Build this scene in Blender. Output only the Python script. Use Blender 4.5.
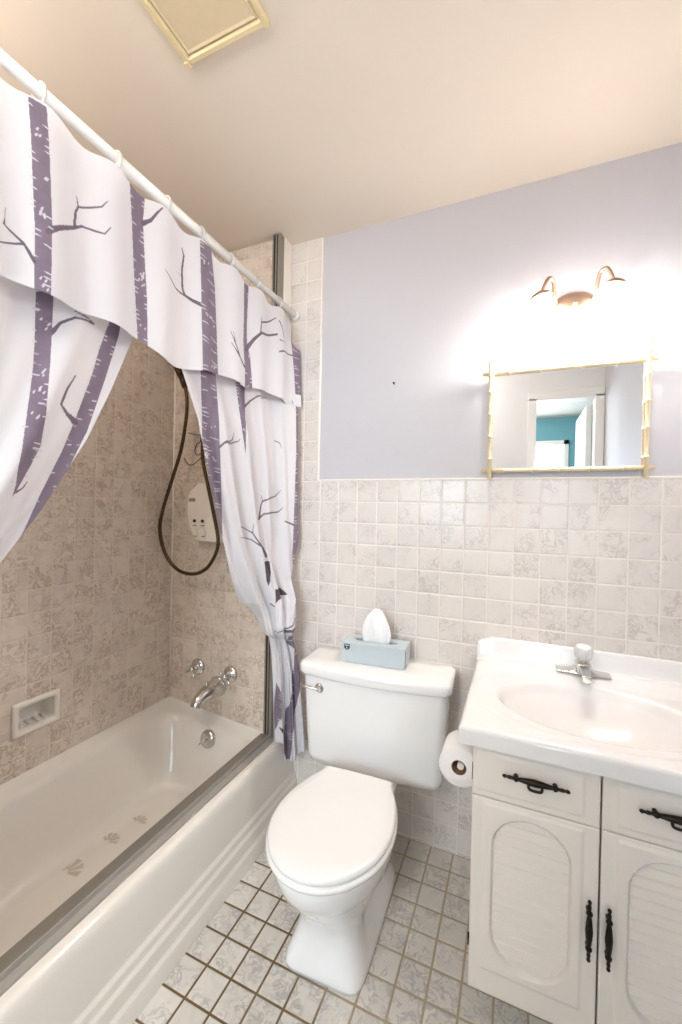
import bpy, bmesh, math, random
import numpy as np
from mathutils import Vector, Matrix
PI = math.pi
for o in list(bpy.data.objects): bpy.data.objects.remove(o)
COL = bpy.context.scene.collection
SC = bpy.context.scene

# ------------------------------------------------------------------ camera
cam_d = bpy.data.cameras.new('camera'); cam = bpy.data.objects.new('camera', cam_d); COL.objects.link(cam)
RT = Vector((0.91823432, 0.39548874, 0.02084190)); DN = Vector((0.02204678, 0.00149864, -0.99975582)); FW = Vector((-0.39542341, 0.91846960, -0.00734315))
cam.matrix_world = Matrix(((RT.x, -DN.x, -FW.x, .793), (RT.y, -DN.y, -FW.y, -1.609), (RT.z, -DN.z, -FW.z, 1.305), (0, 0, 0, 1)))
cam_d.sensor_fit = 'HORIZONTAL'; cam_d.sensor_width = 36; cam_d.lens = 36 * 410.9 / 682; cam_d.clip_start = .02
SC.camera = cam

# ------------------------------------------------------------------ light and exposure
SC.view_settings.view_transform = 'Standard'; SC.view_settings.look = 'None'
SC.view_settings.gamma = 1; SC.view_settings.use_curve_mapping = False
SC.view_settings.exposure = 0.42
LAMP_W = 6.0         # each vanity bulb
DAY_W = 95.0         # daylight through the window of the next room
BATH_FILL_W = 5.0         # added fill lamp on the bathroom ceiling, above the camera
SHOWER_FILL_W = 6.5        # added fill lamp over the near end of the tub
HALL_FILL_W = 32.0        # added fill lamp in the next room
wd = bpy.data.worlds.new('sky'); SC.world = wd; wd.use_nodes = True
wd.node_tree.nodes['Background'].inputs[0].default_value = (.75, .88, 1, 1)
wd.node_tree.nodes['Background'].inputs[1].default_value = 1.5
def area(name, loc, target, sx, sy, w, col):
    d = bpy.data.lights.new(name, 'AREA'); d.shape = 'RECTANGLE'; d.size = sx; d.size_y = sy; d.energy = w; d.color = col
    o = bpy.data.objects.new(name, d); COL.objects.link(o); o.location = loc
    o.rotation_euler = (Vector(target) - Vector(loc)).to_track_quat('-Z', 'Y').to_euler(); return o
area('window_daylight', (.2, -4.35, 1.7), (.2, 0, 1.3), 2.4, 1.4, DAY_W, (.72, .86, 1))

# ------------------------------------------------------------------ materials
def lin(r, g, b):
    f = lambda c: (c / 255) / 12.92 if c / 255 <= .04045 else ((c / 255 + .055) / 1.055) ** 2.4
    return (f(r), f(g), f(b), 1)
class NT:
    def __init__(s, name):
        s.m = bpy.data.materials.new(name); s.m.use_nodes = True; s.t = s.m.node_tree
        s.b = s.t.nodes['Principled BSDF']
    def n(s, typ, **kw):
        nd = s.t.nodes.new(typ)
        for k, v in kw.items(): setattr(nd, k, v)
        return nd
    def put(s, sock, v):
        if hasattr(v, 'links') or isinstance(v, bpy.types.NodeSocket): s.t.links.new(v, sock)
        else: sock.default_value = v
    def math(s, op, a, b=0.0, c=0.0):
        nd = s.n('ShaderNodeMath', operation=op)
        for i, v in enumerate((a, b, c)): s.put(nd.inputs[i], v)
        return nd.outputs[0]
    def mix(s, f, a, b):
        nd = s.n('ShaderNodeMix', data_type='RGBA'); s.put(nd.inputs[0], f); s.put(nd.inputs[6], a); s.put(nd.inputs[7], b)
        return nd.outputs[2]
    def noise(s, vec, scale, detail=3, rough=.55, dist=0.0):
        nd = s.n('ShaderNodeTexNoise'); nd.inputs['Scale'].default_value = scale; nd.inputs['Detail'].default_value = detail
        nd.inputs['Roughness'].default_value = rough; nd.inputs['Distortion'].default_value = dist
        if vec is not None: s.put(nd.inputs['Vector'], vec)
        return nd.outputs[0]
    def ramp(s, f, lo, hi):
        nd = s.n('ShaderNodeMapRange'); nd.clamp = True; s.put(nd.inputs[0], f); nd.inputs[1].default_value = lo; nd.inputs[2].default_value = hi
        return nd.outputs[0]
    def bump(s, h, strength, dist):
        nd = s.n('ShaderNodeBump'); nd.inputs['Strength'].default_value = strength; nd.inputs['Distance'].default_value = dist
        s.put(nd.inputs['Height'], h); s.t.links.new(nd.outputs[0], s.b.inputs['Normal'])
def plain(name, rgb, rough=.5, metal=0.0, var=.03, scale=30, coat=0.0, spec=.5, bump=0.0, trans=0.0, emit=None):
    k = NT(name); c = lin(*rgb)
    tc = k.n('ShaderNodeTexCoord').outputs['Object']
    nz = k.noise(tc, scale)
    dk = tuple(x * (1 - var) for x in c[:3]) + (1,); lt = tuple(min(1, x * (1 + var)) for x in c[:3]) + (1,)
    k.t.links.new(k.mix(nz, dk, lt), k.b.inputs['Base Color'])
    k.b.inputs['Roughness'].default_value = rough; k.b.inputs['Metallic'].default_value = metal
    k.b.inputs['Coat Weight'].default_value = coat; k.b.inputs['Coat Roughness'].default_value = .08
    k.b.inputs['Specular IOR Level'].default_value = spec; k.b.inputs['Transmission Weight'].default_value = trans
    if bump: k.bump(nz, bump, .002)
    if emit:
        k.b.inputs['Emission Color'].default_value = lin(*emit[0]); k.b.inputs['Emission Strength'].default_value = emit[1]
    return k.m
def tiles(name, axes, pitch, offs, base, vein, grout, gw, vs=1.0, rough=.25, vlo=.52, vhi=.66, amt=.6, groutvar=None):
    k = NT(name)
    pos = k.n('ShaderNodeNewGeometry').outputs['Position']
    sp = k.n('ShaderNodeSeparateXYZ'); k.t.links.new(pos, sp.inputs[0])
    ax = [sp.outputs['XYZ'.index(a)] for a in axes]
    ms, cells = [], []
    for a, p, o in zip(ax, pitch, offs):
        q = k.math('DIVIDE', k.math('SUBTRACT', a, o), p)
        cells.append(k.math('FLOOR', q))
        fr = k.math('FRACT', q)
        d = k.math('MULTIPLY', k.math('MINIMUM', fr, k.math('SUBTRACT', 1.0, fr)), p)
        ms.append(d)
    dist = k.math('MINIMUM', ms[0], ms[1])
    tile = k.ramp(dist, gw * .5, gw * .5 + .0012)
    cb = k.n('ShaderNodeCombineXYZ'); k.put(cb.inputs[0], cells[0]); k.put(cb.inputs[1], cells[1])
    wn = k.n('ShaderNodeTexWhiteNoise', noise_dimensions='2D'); k.t.links.new(cb.outputs[0], wn.inputs['Vector'])
    # every tile takes its veins from another part of the noise
    off = k.n('ShaderNodeVectorMath', operation='MULTIPLY_ADD'); k.t.links.new(wn.outputs['Color'], off.inputs[0]); off.inputs[1].default_value = (7, 7, 7); k.t.links.new(pos, off.inputs[2])
    v1 = k.noise(off.outputs[0], 34 * vs, 4, .6, .9)
    v2 = k.noise(off.outputs[0], 9 * vs, 3, .5, .8)
    ridge = k.math('SUBTRACT', 1.0, k.math('MULTIPLY', k.math('ABSOLUTE', k.math('SUBTRACT', v1, .5)), 13.0))
    vv = k.math('MULTIPLY', k.ramp(ridge, .1, 1.0), k.ramp(v2, vlo - .06, vhi - .04))
    vv = k.math('ADD', k.math('MULTIPLY', vv, amt), k.math('MULTIPLY', k.ramp(v1, vlo, vhi + .12), amt * .28))
    c = k.mix(vv, lin(*base), lin(*vein))
    tv = k.math('MULTIPLY_ADD', wn.outputs['Value'], .07, .965)
    sc = k.n('ShaderNodeVectorMath', operation='SCALE'); k.t.links.new(c, sc.inputs[0]); k.put(sc.inputs['Scale'], tv)
    g = lin(*grout)
    if groutvar:
        g = k.mix(k.ramp(k.math('ADD', sp.outputs[0], k.math('MULTIPLY', k.noise(pos, 7.0), .5)), .42, .72), g, lin(*groutvar))
    c = k.mix(tile, g, sc.outputs[0])
    k.t.links.new(c, k.b.inputs['Base Color'])
    k.put(k.b.inputs['Roughness'], k.math('MULTIPLY_ADD', tile, rough - .8, .8))
    k.bump(k.ramp(dist, gw * .3, gw * .5 + .004), .5, .002)
    return k.m
M = dict(
 back_tile=tiles('wall_tile', 'XZ', (.0866, .0882), (.002, 1.425 - .0882 * 20), (227, 219, 212), (192, 182, 176), (236, 228, 220), .0026, amt=.85),
 shower_side=tiles('shower_tile_side', 'YZ', (.0817, .0835), (-.065, 1.414), (226, 213, 199), (186, 166, 148), (226, 210, 195), .0020, vlo=.45, vhi=.6, amt=.95),
 shower_end=tiles('shower_tile_end', 'XZ', (.0825, .0845), (-.78, .569), (226, 213, 199), (186, 166, 148), (226, 210, 195), .0016, vlo=.45, vhi=.6, amt=.95),
 floor=tiles('floor_tile', 'XY', (.0836, .0856), (.010, 0), (219, 214, 205), (176, 172, 168), (108, 86, 52), .0050, vs=.9, rough=.3, vlo=.46, vhi=.6, amt=.9, groutvar=(176, 160, 134)),
 paint=plain('lavender_wall_paint', (199, 196, 200), .6, var=.01, bump=.05, scale=120),
 ceiling=plain('cream_ceiling_paint', (228, 216, 201), .7, var=.01, bump=.05, scale=120),
 white_paint=plain('white_wall_paint', (232, 231, 230), .55, var=.01),
 teal=plain('teal_wall_paint', (112, 166, 176), .6, var=.02),
 trim=plain('white_trim_paint', (240, 238, 234), .35, var=.01),
 caulk=plain('white_caulk', (244, 236, 226), .4, var=.02),
 hall_floor=plain('hall_floor', (170, 150, 128), .5, var=.08),
 tub=plain('cream_enamel', (236, 230, 221), .16, var=.008, coat=.3),
 decal=plain('worn_grip_decal', (204, 191, 174), .5, var=.06),
 porcelain=plain('white_porcelain', (243, 241, 239), .09, var=.006, coat=.4),
 seat=plain('white_seat_plastic', (245, 243, 240), .18, var=.006),
 chrome=plain('chrome', (215, 213, 210), .12, 1.0, var=.02),
 alum=plain('brushed_aluminium', (150, 145, 136), .42, .55, var=.06, scale=60),
 alum_light=plain('light_aluminium', (176, 171, 163), .6, .3, var=.02, scale=60),
 dark=plain('dark_gasket', (40, 36, 32), .6, var=.1),
 rod=plain('white_rod_enamel', (240, 237, 232), .25, var=.01),
 ring=plain('clear_ring_plastic', (238, 234, 230), .2, var=.01, trans=.35),
 bronze=plain('dark_bronze', (70, 56, 40), .32, .85, var=.2, scale=80),
 hose=plain('bronze_hose', (84, 66, 46), .36, .8, var=.15, scale=200),
 iron=plain('antique_black_bronze', (40, 31, 25), .38, .7, var=.3, scale=90),
 cabinet=plain('painted_cabinet', (235, 225, 215), .38, var=.015, scale=14),
 marble=plain('cultured_marble', (236, 232, 230), .22, var=.008, coat=.4),
 white_plastic=plain('white_plastic', (236, 228, 216), .3, var=.01),
 grey_plastic=plain('grey_plastic', (150, 138, 124), .35, var=.03),
 ink_dark=plain('dark_print', (44, 40, 38), .5, var=.03),
 cardboard=plain('grey_card_box', (196, 206, 210), .4, var=.03, scale=16),
 badge=plain('dark_green_badge', (28, 62, 62), .45, var=.05),
 badge_white=plain('white_badge_print', (226, 232, 230), .5, var=.02),
 tissue=plain('white_tissue', (250, 248, 247), .8, var=.01),
 paper=plain('toilet_paper', (248, 243, 240), .85, var=.012, bump=.2, scale=160),
 core=plain('cardboard_core', (112, 84, 60), .8, var=.1),
 gold=plain('pale_gold_bamboo', (226, 208, 172), .3, .3, var=.06, scale=20),
 brass=plain('satin_warm_nickel', (186, 160, 140), .45, 1.0, var=.04),
 opal=plain('opal_glass_shade', (255, 252, 246), .3, var=.0, emit=((255, 249, 242), 22.0)),
 fill_glow=plain('frosted_fill_bowl', (250, 247, 240), .4, var=.0, emit=((255, 248, 238), 1.6)),  # glowing bowls of the three added fill lamps
 bulb=plain('lit_bulb', (255, 252, 246), .3, var=.0, emit=((255, 244, 226), 9.0)),
 vent=plain('yellowed_cream_plastic', (226, 208, 164), .4, var=.03),
 vent_panel=plain('aged_cream_panel', (216, 198, 164), .5, var=.02),
 acrylic=plain('clear_acrylic', (240, 240, 238), .08, var=.0, trans=.25),
)
def mirror_mat():
    k = NT('mirror_silver'); k.b.inputs['Metallic'].default_value = 1; k.b.inputs['Roughness'].default_value = .0
    k.b.inputs['Base Color'].default_value = (.86, .88, .89, 1); return k.m
M['mirror'] = mirror_mat()
def cloth_mat():
    k = NT('printed_polyester')
    at = k.n('ShaderNodeAttribute', attribute_name='ink'); 
    sp = k.n('ShaderNodeSeparateColor'); k.t.links.new(at.outputs['Color'], sp.inputs[0])
    tc = k.n('ShaderNodeTexCoord').outputs['Object']
    nz = k.noise(tc, 26, 4)
    ink = k.mix(nz, lin(136, 119, 138), lin(164, 149, 166))
    dk = k.mix(nz, lin(88, 80, 88), lin(116, 106, 116))
    c = k.mix(k.ramp(sp.outputs[0], .35, .65), lin(243, 241, 244), ink)
    c = k.mix(k.ramp(sp.outputs[1], .35, .65), c, dk)
    c = k.mix(k.ramp(sp.outputs[2], .35, .65), c, lin(232, 228, 235))
    k.t.links.new(c, k.b.inputs['Base Color']); k.b.inputs['Roughness'].default_value = .75
    k.b.inputs['Sheen Weight'].default_value = .15
    w = k.n('ShaderNodeTexWave'); w.inputs['Scale'].default_value = 400; k.put(w.inputs['Vector'], tc)
    k.bump(w.outputs[1], .03, .001)
    tr = k.n('ShaderNodeBsdfTranslucent'); k.t.links.new(c, tr.inputs[0])
    mx = k.n('ShaderNodeMixShader'); mx.inputs[0].default_value = .38
    k.t.links.new(k.b.outputs[0], mx.inputs[1]); k.t.links.new(tr.outputs[0], mx.inputs[2])
    k.t.links.new(mx.outputs[0], k.t.nodes['Material Output'].inputs[0]); return k.m
M['cloth'] = cloth_mat()

# ------------------------------------------------------------------ mesh helpers
ROOT = {}
class MB:
    def __init__(s): s.v = []; s.f = []; s.sm = []
    def add(s, vs, fs, smooth=True):
        b = len(s.v); s.v += [tuple(v) for v in vs]; s.f += [tuple(i + b for i in f) for f in fs]; s.sm += [smooth] * len(fs); return s
    def box(s, x0, x1, y0, y1, z0, z1, mat=None):
        vs = [Vector((x, y, z)) for x in (x0, x1) for y in (y0, y1) for z in (z0, z1)]
        if mat is not None: vs = [mat @ v for v in vs]
        return s.add(vs, [(0, 1, 3, 2), (4, 6, 7, 5), (0, 4, 5, 1), (2, 3, 7, 6), (0, 2, 6, 4), (1, 5, 7, 3)], False)
    def loft(s, loops, cap0=True, cap1=True, smooth=True):
        n = len(loops[0]); vs = [p for l in loops for p in l]; fs = []
        for i in range(len(loops) - 1):
            for j in range(n):
                k = (j + 1) % n; fs.append((i * n + j, i * n + k, (i + 1) * n + k, (i + 1) * n + j))
        b = len(s.v); s.add(vs, fs, smooth)
        if cap0: s.f.append(tuple(b + j for j in reversed(range(n)))); s.sm.append(False)
        if cap1: s.f.append(tuple(b + (len(loops) - 1) * n + j for j in range(n))); s.sm.append(False)
        return s
    def tube(s, path, r, n=12, closed=False):
        P = [Vector(p) for p in path]; m = len(P); rr = r if isinstance(r, (list, tuple)) else [r] * m
        loops = []; up = None
        for i in range(m):
            a = P[(i - 1) % m] if (i > 0 or closed) else P[0]; c = P[(i + 1) % m] if (i < m - 1 or closed) else P[-1]
            t = (c - a).normalized()
            if up is None: up = Vector((0, 0, 1)) if abs(t.z) < .9 else Vector((1, 0, 0))
            x = t.cross(up).normalized(); up = x.cross(t).normalized()
            loops.append([P[i] + (x * math.cos(q) + up * math.sin(q)) * rr[i] for q in [2 * PI * j / n for j in range(n)]])
        if closed: loops.append(loops[0]); return s.loft(loops, False, False)
        return s.loft(loops)
    def lathe(s, prof, base, axis, n=24, cap=True):
        A = Vector(axis).normalized(); u = A.orthogonal().normalized(); w = A.cross(u); B = Vector(base)
        loops = [[B + A * h + (u * math.cos(q) + w * math.sin(q)) * max(r, 1e-5) for q in [2 * PI * j / n for j in range(n)]] for r, h in prof]
        return s.loft(loops, cap, cap)
    def grid(s, fn, nu, nv, smooth=True):
        vs = [fn(i, j) for j in range(nv + 1) for i in range(nu + 1)]
        fs = [(j * (nu + 1) + i, j * (nu + 1) + i + 1, (j + 1) * (nu + 1) + i + 1, (j + 1) * (nu + 1) + i) for j in range(nv) for i in range(nu)]
        return s.add(vs, fs, smooth)
    def build(s, name, mat, parent=None, bevel=0.0, seg=2, sub=0, fixn=True):
        me = bpy.data.meshes.new(name); V = [Vector(v) for v in s.v]
        root = parent
        if parent is not None:
            while root.parent is not None: root = root.parent
            inv = ROOT[root.name].inverted(); V = [inv @ v for v in V]
        me.from_pydata(V, [], s.f)
        for p, q in zip(me.polygons, s.sm): p.use_smooth = q
        if fixn:
            bm = bmesh.new(); bm.from_mesh(me); bmesh.ops.recalc_face_normals(bm, faces=bm.faces); bm.to_mesh(me); bm.free()
        me.materials.append(M[mat] if isinstance(mat, str) else mat)
        o = bpy.data.objects.new(name, me); COL.objects.link(o); o.parent = parent
        if parent is None: ROOT[o.name] = Matrix()
        if bevel:
            b = o.modifiers.new('bevel', 'BEVEL'); b.width = bevel; b.segments = seg; b.limit_method = 'ANGLE'; b.angle_limit = math.radians(40)
            for p in me.polygons: p.use_smooth = True
            w = o.modifiers.new('wn', 'WEIGHTED_NORMAL'); w.keep_sharp = True
        if sub: q = o.modifiers.new('sub', 'SUBSURF'); q.levels = sub; q.render_levels = sub
        return o
def thing(name, label, cat, loc=(0, 0, 0), rz=0.0, group=None):
    o = bpy.data.objects.new(name, None); COL.objects.link(o); o.empty_display_size = .05
    o.location = loc; o.rotation_euler = (0, 0, rz)
    ROOT[o.name] = Matrix.Translation(Vector(loc)) @ Matrix.Rotation(rz, 4, 'Z')
    return tag(o, label, cat, group)
def tag(o, label, cat, group=None):
    o['label'] = label; o['category'] = cat
    if group: o['group'] = group
    return o
def struct(o): o['kind'] = 'structure'; return o
def smooth(a, b, x):
    t = min(1, max(0, (x - a) / (b - a))); return t * t * (3 - 2 * t)
def interp(tab, x):
    if x <= tab[0][0]: return tab[0][1]
    for (a, p), (b, q) in zip(tab, tab[1:]):
        if x <= b: return p + (q - p) * (x - a) / (b - a)
    return tab[-1][1]
def spline(pts, n=8):
    P = [Vector(p) for p in pts]; out = []
    for i in range(len(P) - 1):
        a, b, c, d = P[max(i - 1, 0)], P[i], P[i + 1], P[min(i + 2, len(P) - 1)]
        for k in range(n):
            t = k / n; out.append(.5 * ((2 * b) + (c - a) * t + (2 * a - 5 * b + 4 * c - d) * t * t + (3 * b - a - 3 * c + d) * t ** 3))
    return out + [P[-1]]

# ------------------------------------------------------------------ the room
ZC = 2.485; XL, XR = -.78, 1.345; YE = -.065; YF = -1.85; XB = -.168
struct(MB().box(XL - .1, XR + .1, YF - .0, .1, -.06, 0).build('floor', 'floor'))
struct(MB().box(XL - 1.2, XR + 1.2, -4.3, .12, ZC, ZC + .06).build('ceiling', 'ceiling'))
struct(MB().box(-.012, XR + .1, .006, .1, 1.428, ZC).build('wall_back', 'paint'))
w = MB().box(XB, XR + .1, 0, .1, -.06, 1.428).box(XB, -.012, 0, .1, 1.428, ZC).build('wall_back_tiled', 'back_tile'); struct(w)
struct(MB().box(-.0148, -.0092, -.003, .01, 1.428, ZC).build('trim_1', 'caulk', bevel=.001))
struct(MB().box(-.012, XR, -.003, .01, 1.4255, 1.431).build('trim_2', 'caulk', bevel=.001))
struct(MB().box(XL - .1, XB, YE, .1, -.06, ZC).build('wall_shower_end', 'shower_end'))
struct(MB().box(XB - .004, XB + .001, YE - .001, .002, .3, ZC).build('trim_3', 'caulk'))
# long shower wall with a niche for the soap dish
dy0, dy1, dz0, dz1 = -.752, -.618, .505, .598
wl = MB()
for (a, b, c, d) in ((-1.75, dy0, -.06, ZC), (dy1, .1, -.06, ZC), (dy0, dy1, -.06, dz0), (dy0, dy1, dz1, ZC)):
    wl.box(XL - .1, XL, a, b, c, d)
struct(wl.build('wall_left', 'shower_side'))
struct(MB().tube([(XL + .002, YE - .002, .35), (XL + .002, YE - .002, ZC)], .0042, 8).build('trim_4', 'caulk'))
struct(MB().box(XL - .1, -.12, -1.72, -1.62, -.06, ZC).build('wall_shower_foot', 'shower_end'))
struct(MB().box(XR, XR + .1, YF - .1, 0, -.06, ZC).build('wall_right', 'paint'))
# wall behind the camera: a pier and lintels, open to the next room
struct(MB().box(.50, .885, YF - .1, YF, -.06, ZC).box(-.12, .5, YF - .1, YF, 2.17, ZC).box(.885, XR, YF - .1, YF, 2.17, ZC).build('wall_front', 'white_paint'))
struct(MB().box(.845, .905, YF - .112, YF + .014, 0, 2.168).box(1.285, 1.343, YF - .112, YF + .014, 0, 2.168).box(.845, 1.343, YF - .112, YF + .014, 2.15, 2.215).build('trim_5', 'trim', bevel=.004))
struct(MB().box(-1.9, 2.4, -4.3, YF, -.06, -.001).build('hall_floor', 'hall_floor'))
hw = MB().box(-1.9, -.5, -4.2, -4.1, 0, ZC).box(1.34, 2.4, -4.2, -4.1, 0, ZC).box(-.5, 1.34, -4.2, -4.1, 0, .95).box(-.5, 1.34, -4.2, -4.1, 2.2, ZC)
hw.box(-2.0, -1.9, -4.2, YF, 0, ZC).box(2.4, 2.5, -4.2, YF, 0, ZC).box(XR + .1, 2.4, YF - .1, YF, 0, ZC).box(-1.9, -.88, YF - .1, YF, 0, ZC)
struct(hw.build('wall_hall', 'teal'))
wf = MB()
for (a, b, c, d) in ((-.5, 1.34, .95, 1.0), (-.5, 1.34, 2.15, 2.2), (-.5, -.45, .95, 2.2), (1.29, 1.34, .95, 2.2), (.40, .45, .95, 2.2)): wf.box(a, b, -4.16, -4.08, c, d)
struct(wf.build('window_1', 'trim'))
# open bathroom door, standing edge-on against the right wall
d = MB().box(1.245, 1.283, YF - .72, YF - .115, .01, 2.12).build('door_1', 'white_paint', bevel=.003); struct(d)
MB().lathe([(.0, -.05), (.024, -.05), (.028, -.03), (.012, -.02), (.012, 0), (.026, 0), (.026, .004)], (1.243, YF - .66, 1.0), (1, 0, 0)).build('door_handle', 'brass', d)

# ------------------------------------------------------------------ bathtub
def tub_z(x): return .298 + .057 * smooth(-.30, XL, -abs(x)) if False else .298 + .058 * max(0, min(1, (-.28 - x) / .5))
def rrect(x0, x1, y0, y1, r, n=14):
    pts = []
    for cx, cy, a in ((x1 - r, y1 - r, 0), (x0 + r, y1 - r, PI / 2), (x0 + r, y0 + r, PI), (x1 - r, y0 + r, 1.5 * PI)):
        for k in range(n + 1): q = a + PI / 2 * k / n; pts.append((cx + r * math.cos(q), cy + r * math.sin(q)))
    return pts
tub = thing('bathtub', 'cream alcove bathtub with a stepped apron, along the tiled shower wall', 'bathtub', (-.45, -.85, 0))
Y0, Y1, X0, X1 = -1.615, YE - .001, XL + .001, -.150
LO = [  # x0,x1,y0,y1,r, depth below the rim (or absolute z)
 (X0, X1, Y0, Y1, .004, 0, None), (X0 + .006, X1 - .004, Y0 + .004, Y1 - .008, .01, .008, None), (X0 + .020, X1 - .035, Y0 + .02, Y1 - .030, .05, .016, None),
 (X0 + .036, X1 - .072, Y0 + .045, Y1 - .050, .09, .019, None), (X0 + .046, X1 - .085, Y0 + .06, Y1 - .062, .11, .028, None), (X0 + .054, X1 - .094, Y0 + .075, Y1 - .072, .12, .048, None),
 (X0 + .075, X1 - .112, Y0 + .13, Y1 - .092, .13, .0, .20), (X0 + .095, X1 - .128, Y0 + .20, Y1 - .112, .13, .0, .12), (X0 + .115, X1 - .143, Y0 + .25, Y1 - .135, .12, .0, .072),
 (X0 + .140, X1 - .163, Y0 + .29, Y1 - .162, .10, .0, .048), (X0 + .160, X1 - .18, Y0 + .32, Y1 - .185, .08, .0, .042), (X0 + .19, X1 - .20, Y0 + .5, Y1 - .28, .05, .0, .0415)]
loops = []
for (a, b, c, e, r, dz, za) in LO:
    loops.append([(x, y, (tub_z(x) - dz) if za is None else za) for x, y in rrect(a, b, c, e, r)])
MB().loft(loops, False, True).build('basin', 'tub', tub)
prof = [(-.152, .298), (-.140, .298), (-.129, .295), (-.122, .286), (-.118, .272), (-.115, .255), (-.104, .155), (-.1035, .138), (-.102, .131), (-.096, .127), (-.0945, .120), (-.094, .106), (-.092, .100), (-.087, .096), (-.0855, .090), (-.085, .058), (-.083, .052), (-.077, .047), (-.0755, .042), (-.068, .001)]
ap = MB(); L = [[(x, y, z) for x, z in prof] for y in (-.002, -1.62)]
n = len(prof); ap.add(L[0] + L[1], [(j, j + 1, n + j + 1, n + j) for j in range(n - 1)])
ap.add([(-.152, -.002, .298), (-.152, -.002, .001), (-.068, -.002, .001)], [(0, 1, 2)], False)
ap.build('apron', 'tub', tub)
# overflow plate with lever on the end slope
nv = Vector((0, -.98, .2)); oc = Vector((-.466, -.147, .258))
ovp = MB().lathe([(.0001, .012), (.012, .0125), (.026, .010), (.037, .005), (.039, -.006)], oc, nv, 28).build('overflow_plate', 'chrome', tub)
MB().tube(spline([oc + nv * .010 + Vector((.004, 0, .004)), oc + nv * .026, oc + nv * .030 + Vector((-.014, 0, -.012)), oc + nv * .026 + Vector((-.026, 0, -.022))], 5), .0042, 8).build('trip_lever', 'chrome', ovp)
MB().lathe([(.024, 0), (.024, .002), (.02, .0035), (.006, .0015), (.0001, .0015)], (-.47, -.36, .0412), (0, 0, 1), 24).build('drain', 'chrome', tub)
for (dx, dyy, sc_) in ((-.605, -.690, 1.15), (-.592, -.540, .85), (-.57, -.425, .7)):        # shell-shaped grip decals
    mb = MB()
    for k in range(5):
        a = PI * (.1 + .2 * k) ; ca, sa = math.cos(a), math.sin(a); wv = Vector((-sa, ca, 0)) * .010 * sc_
        p0 = Vector((dx, dyy, .0424)) + Vector((ca, sa, 0)) * .010 * sc_; p1 = Vector((dx, dyy, .0424)) + Vector((ca, sa, 0)) * .048 * sc_
        mb.add([p0 - wv * .3, p1 - wv, p1 + wv, p0 + wv * .3], [(0, 1, 2, 3)])
    mb.build('grip_decal', 'decal', tub)

# sill channel and wall jamb left from a sliding shower door
sf = thing('shower_door_frame', 'grey metal sill channel and upright jamb left from a shower door, on the tub rim', 'shower door frame', (-.18, -.8, .298))
MB().box(-.217, -.178, -1.615, YE - .03, .298, .319).build('sill_channel', 'alum', sf, bevel=.002)
MB().box(-.178, -.152, -1.615, YE - .03, .298, .306).add([(-.178, -1.615, .306), (-.178, YE - .03, .306), (-.178, YE - .03, .321), (-.178, -1.615, .321), (-.174, -1.615, .306), (-.174, YE - .03, .306), (-.174, YE - .03, .321), (-.174, -1.615, .321)], [(0, 1, 2, 3), (4, 7, 6, 5), (3, 2, 6, 7), (0, 3, 7, 4), (1, 5, 6, 2)], False).build('sill_lip', 'alum_light', sf)
MB().box(-.208, -.166, YE - .030, YE, .298, ZC - .002).build('jamb', 'alum', sf, bevel=.0015)
MB().box(-.199, -.192, YE - .0315, YE - .029, .32, ZC - .004).box(-.184, -.180, YE - .0315, YE - .029, .32, ZC - .004).build('jamb_gasket', 'dark', sf)

# ------------------------------------------------------------------ tub taps, spout, soap dish, dispenser
def cross_tap(name, label, x, z, rot):
    t = thing(name, label, 'tap', (x, YE, z), 0, 'tub taps')
    MB().lathe([(.038, 0), (.038, .005), (.032, .012), (.019, .016), (.014, .022), (.014, .034)], (x, YE, z), (0, -1, 0), 28).build('escutcheon', 'chrome', t)
    h = MB().lathe([(.010, .03), (.014, .036), (.016, .046), (.012, .054), (.004, .057)], (x, YE, z), (0, -1, 0), 20)
    for k in range(4):
        a = rot + PI / 2 * k; d = Vector((math.cos(a), 0, math.sin(a))); c = Vector((x, YE - .046, z))
        h.tube([c + d * .008, c + d * .026, c + d * .035, c + d * .040], [.0062, .0052, .0078, .004], 10)
    h.build('cross_handle', 'chrome', t)
cross_tap('tub_tap', 'chrome cross-handle tub tap on the left, nearer the shower corner', -.600, .535, .5)
cross_tap('tub_tap', 'chrome cross-handle tub tap on the right, nearer the metal door jamb', -.408, .533, .9)
sp = thing('tub_spout', 'chrome tub spout with diverter knob, between and below the two tub taps', 'spout', (-.47, YE, .475))
sx, szz = -.482, .462
path = spline([(sx, YE, szz), (sx - .002, YE - .04, szz), (sx - .006, YE - .085, szz - .006), (sx - .010, YE - .120, szz - .022), (sx - .012, YE - .132, szz - .045)], 6)
MB().tube(path, [.043 - .019 * smooth(0, .8, i / (len(path) - 1)) for i in range(len(path))], 20).lathe([(.047, 0), (.047, .006), (.043, .01)], (sx, YE, szz), (0, -1, 0), 24).build('spout_body', 'chrome', sp)
MB().lathe([(.005, 0), (.005, .014), (.009, .016), (.009, .022), (.002, .025)], (sx - .005, YE - .07, szz + .022), (0, -.1, 1), 14).build('diverter_knob', 'chrome', sp)

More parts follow.
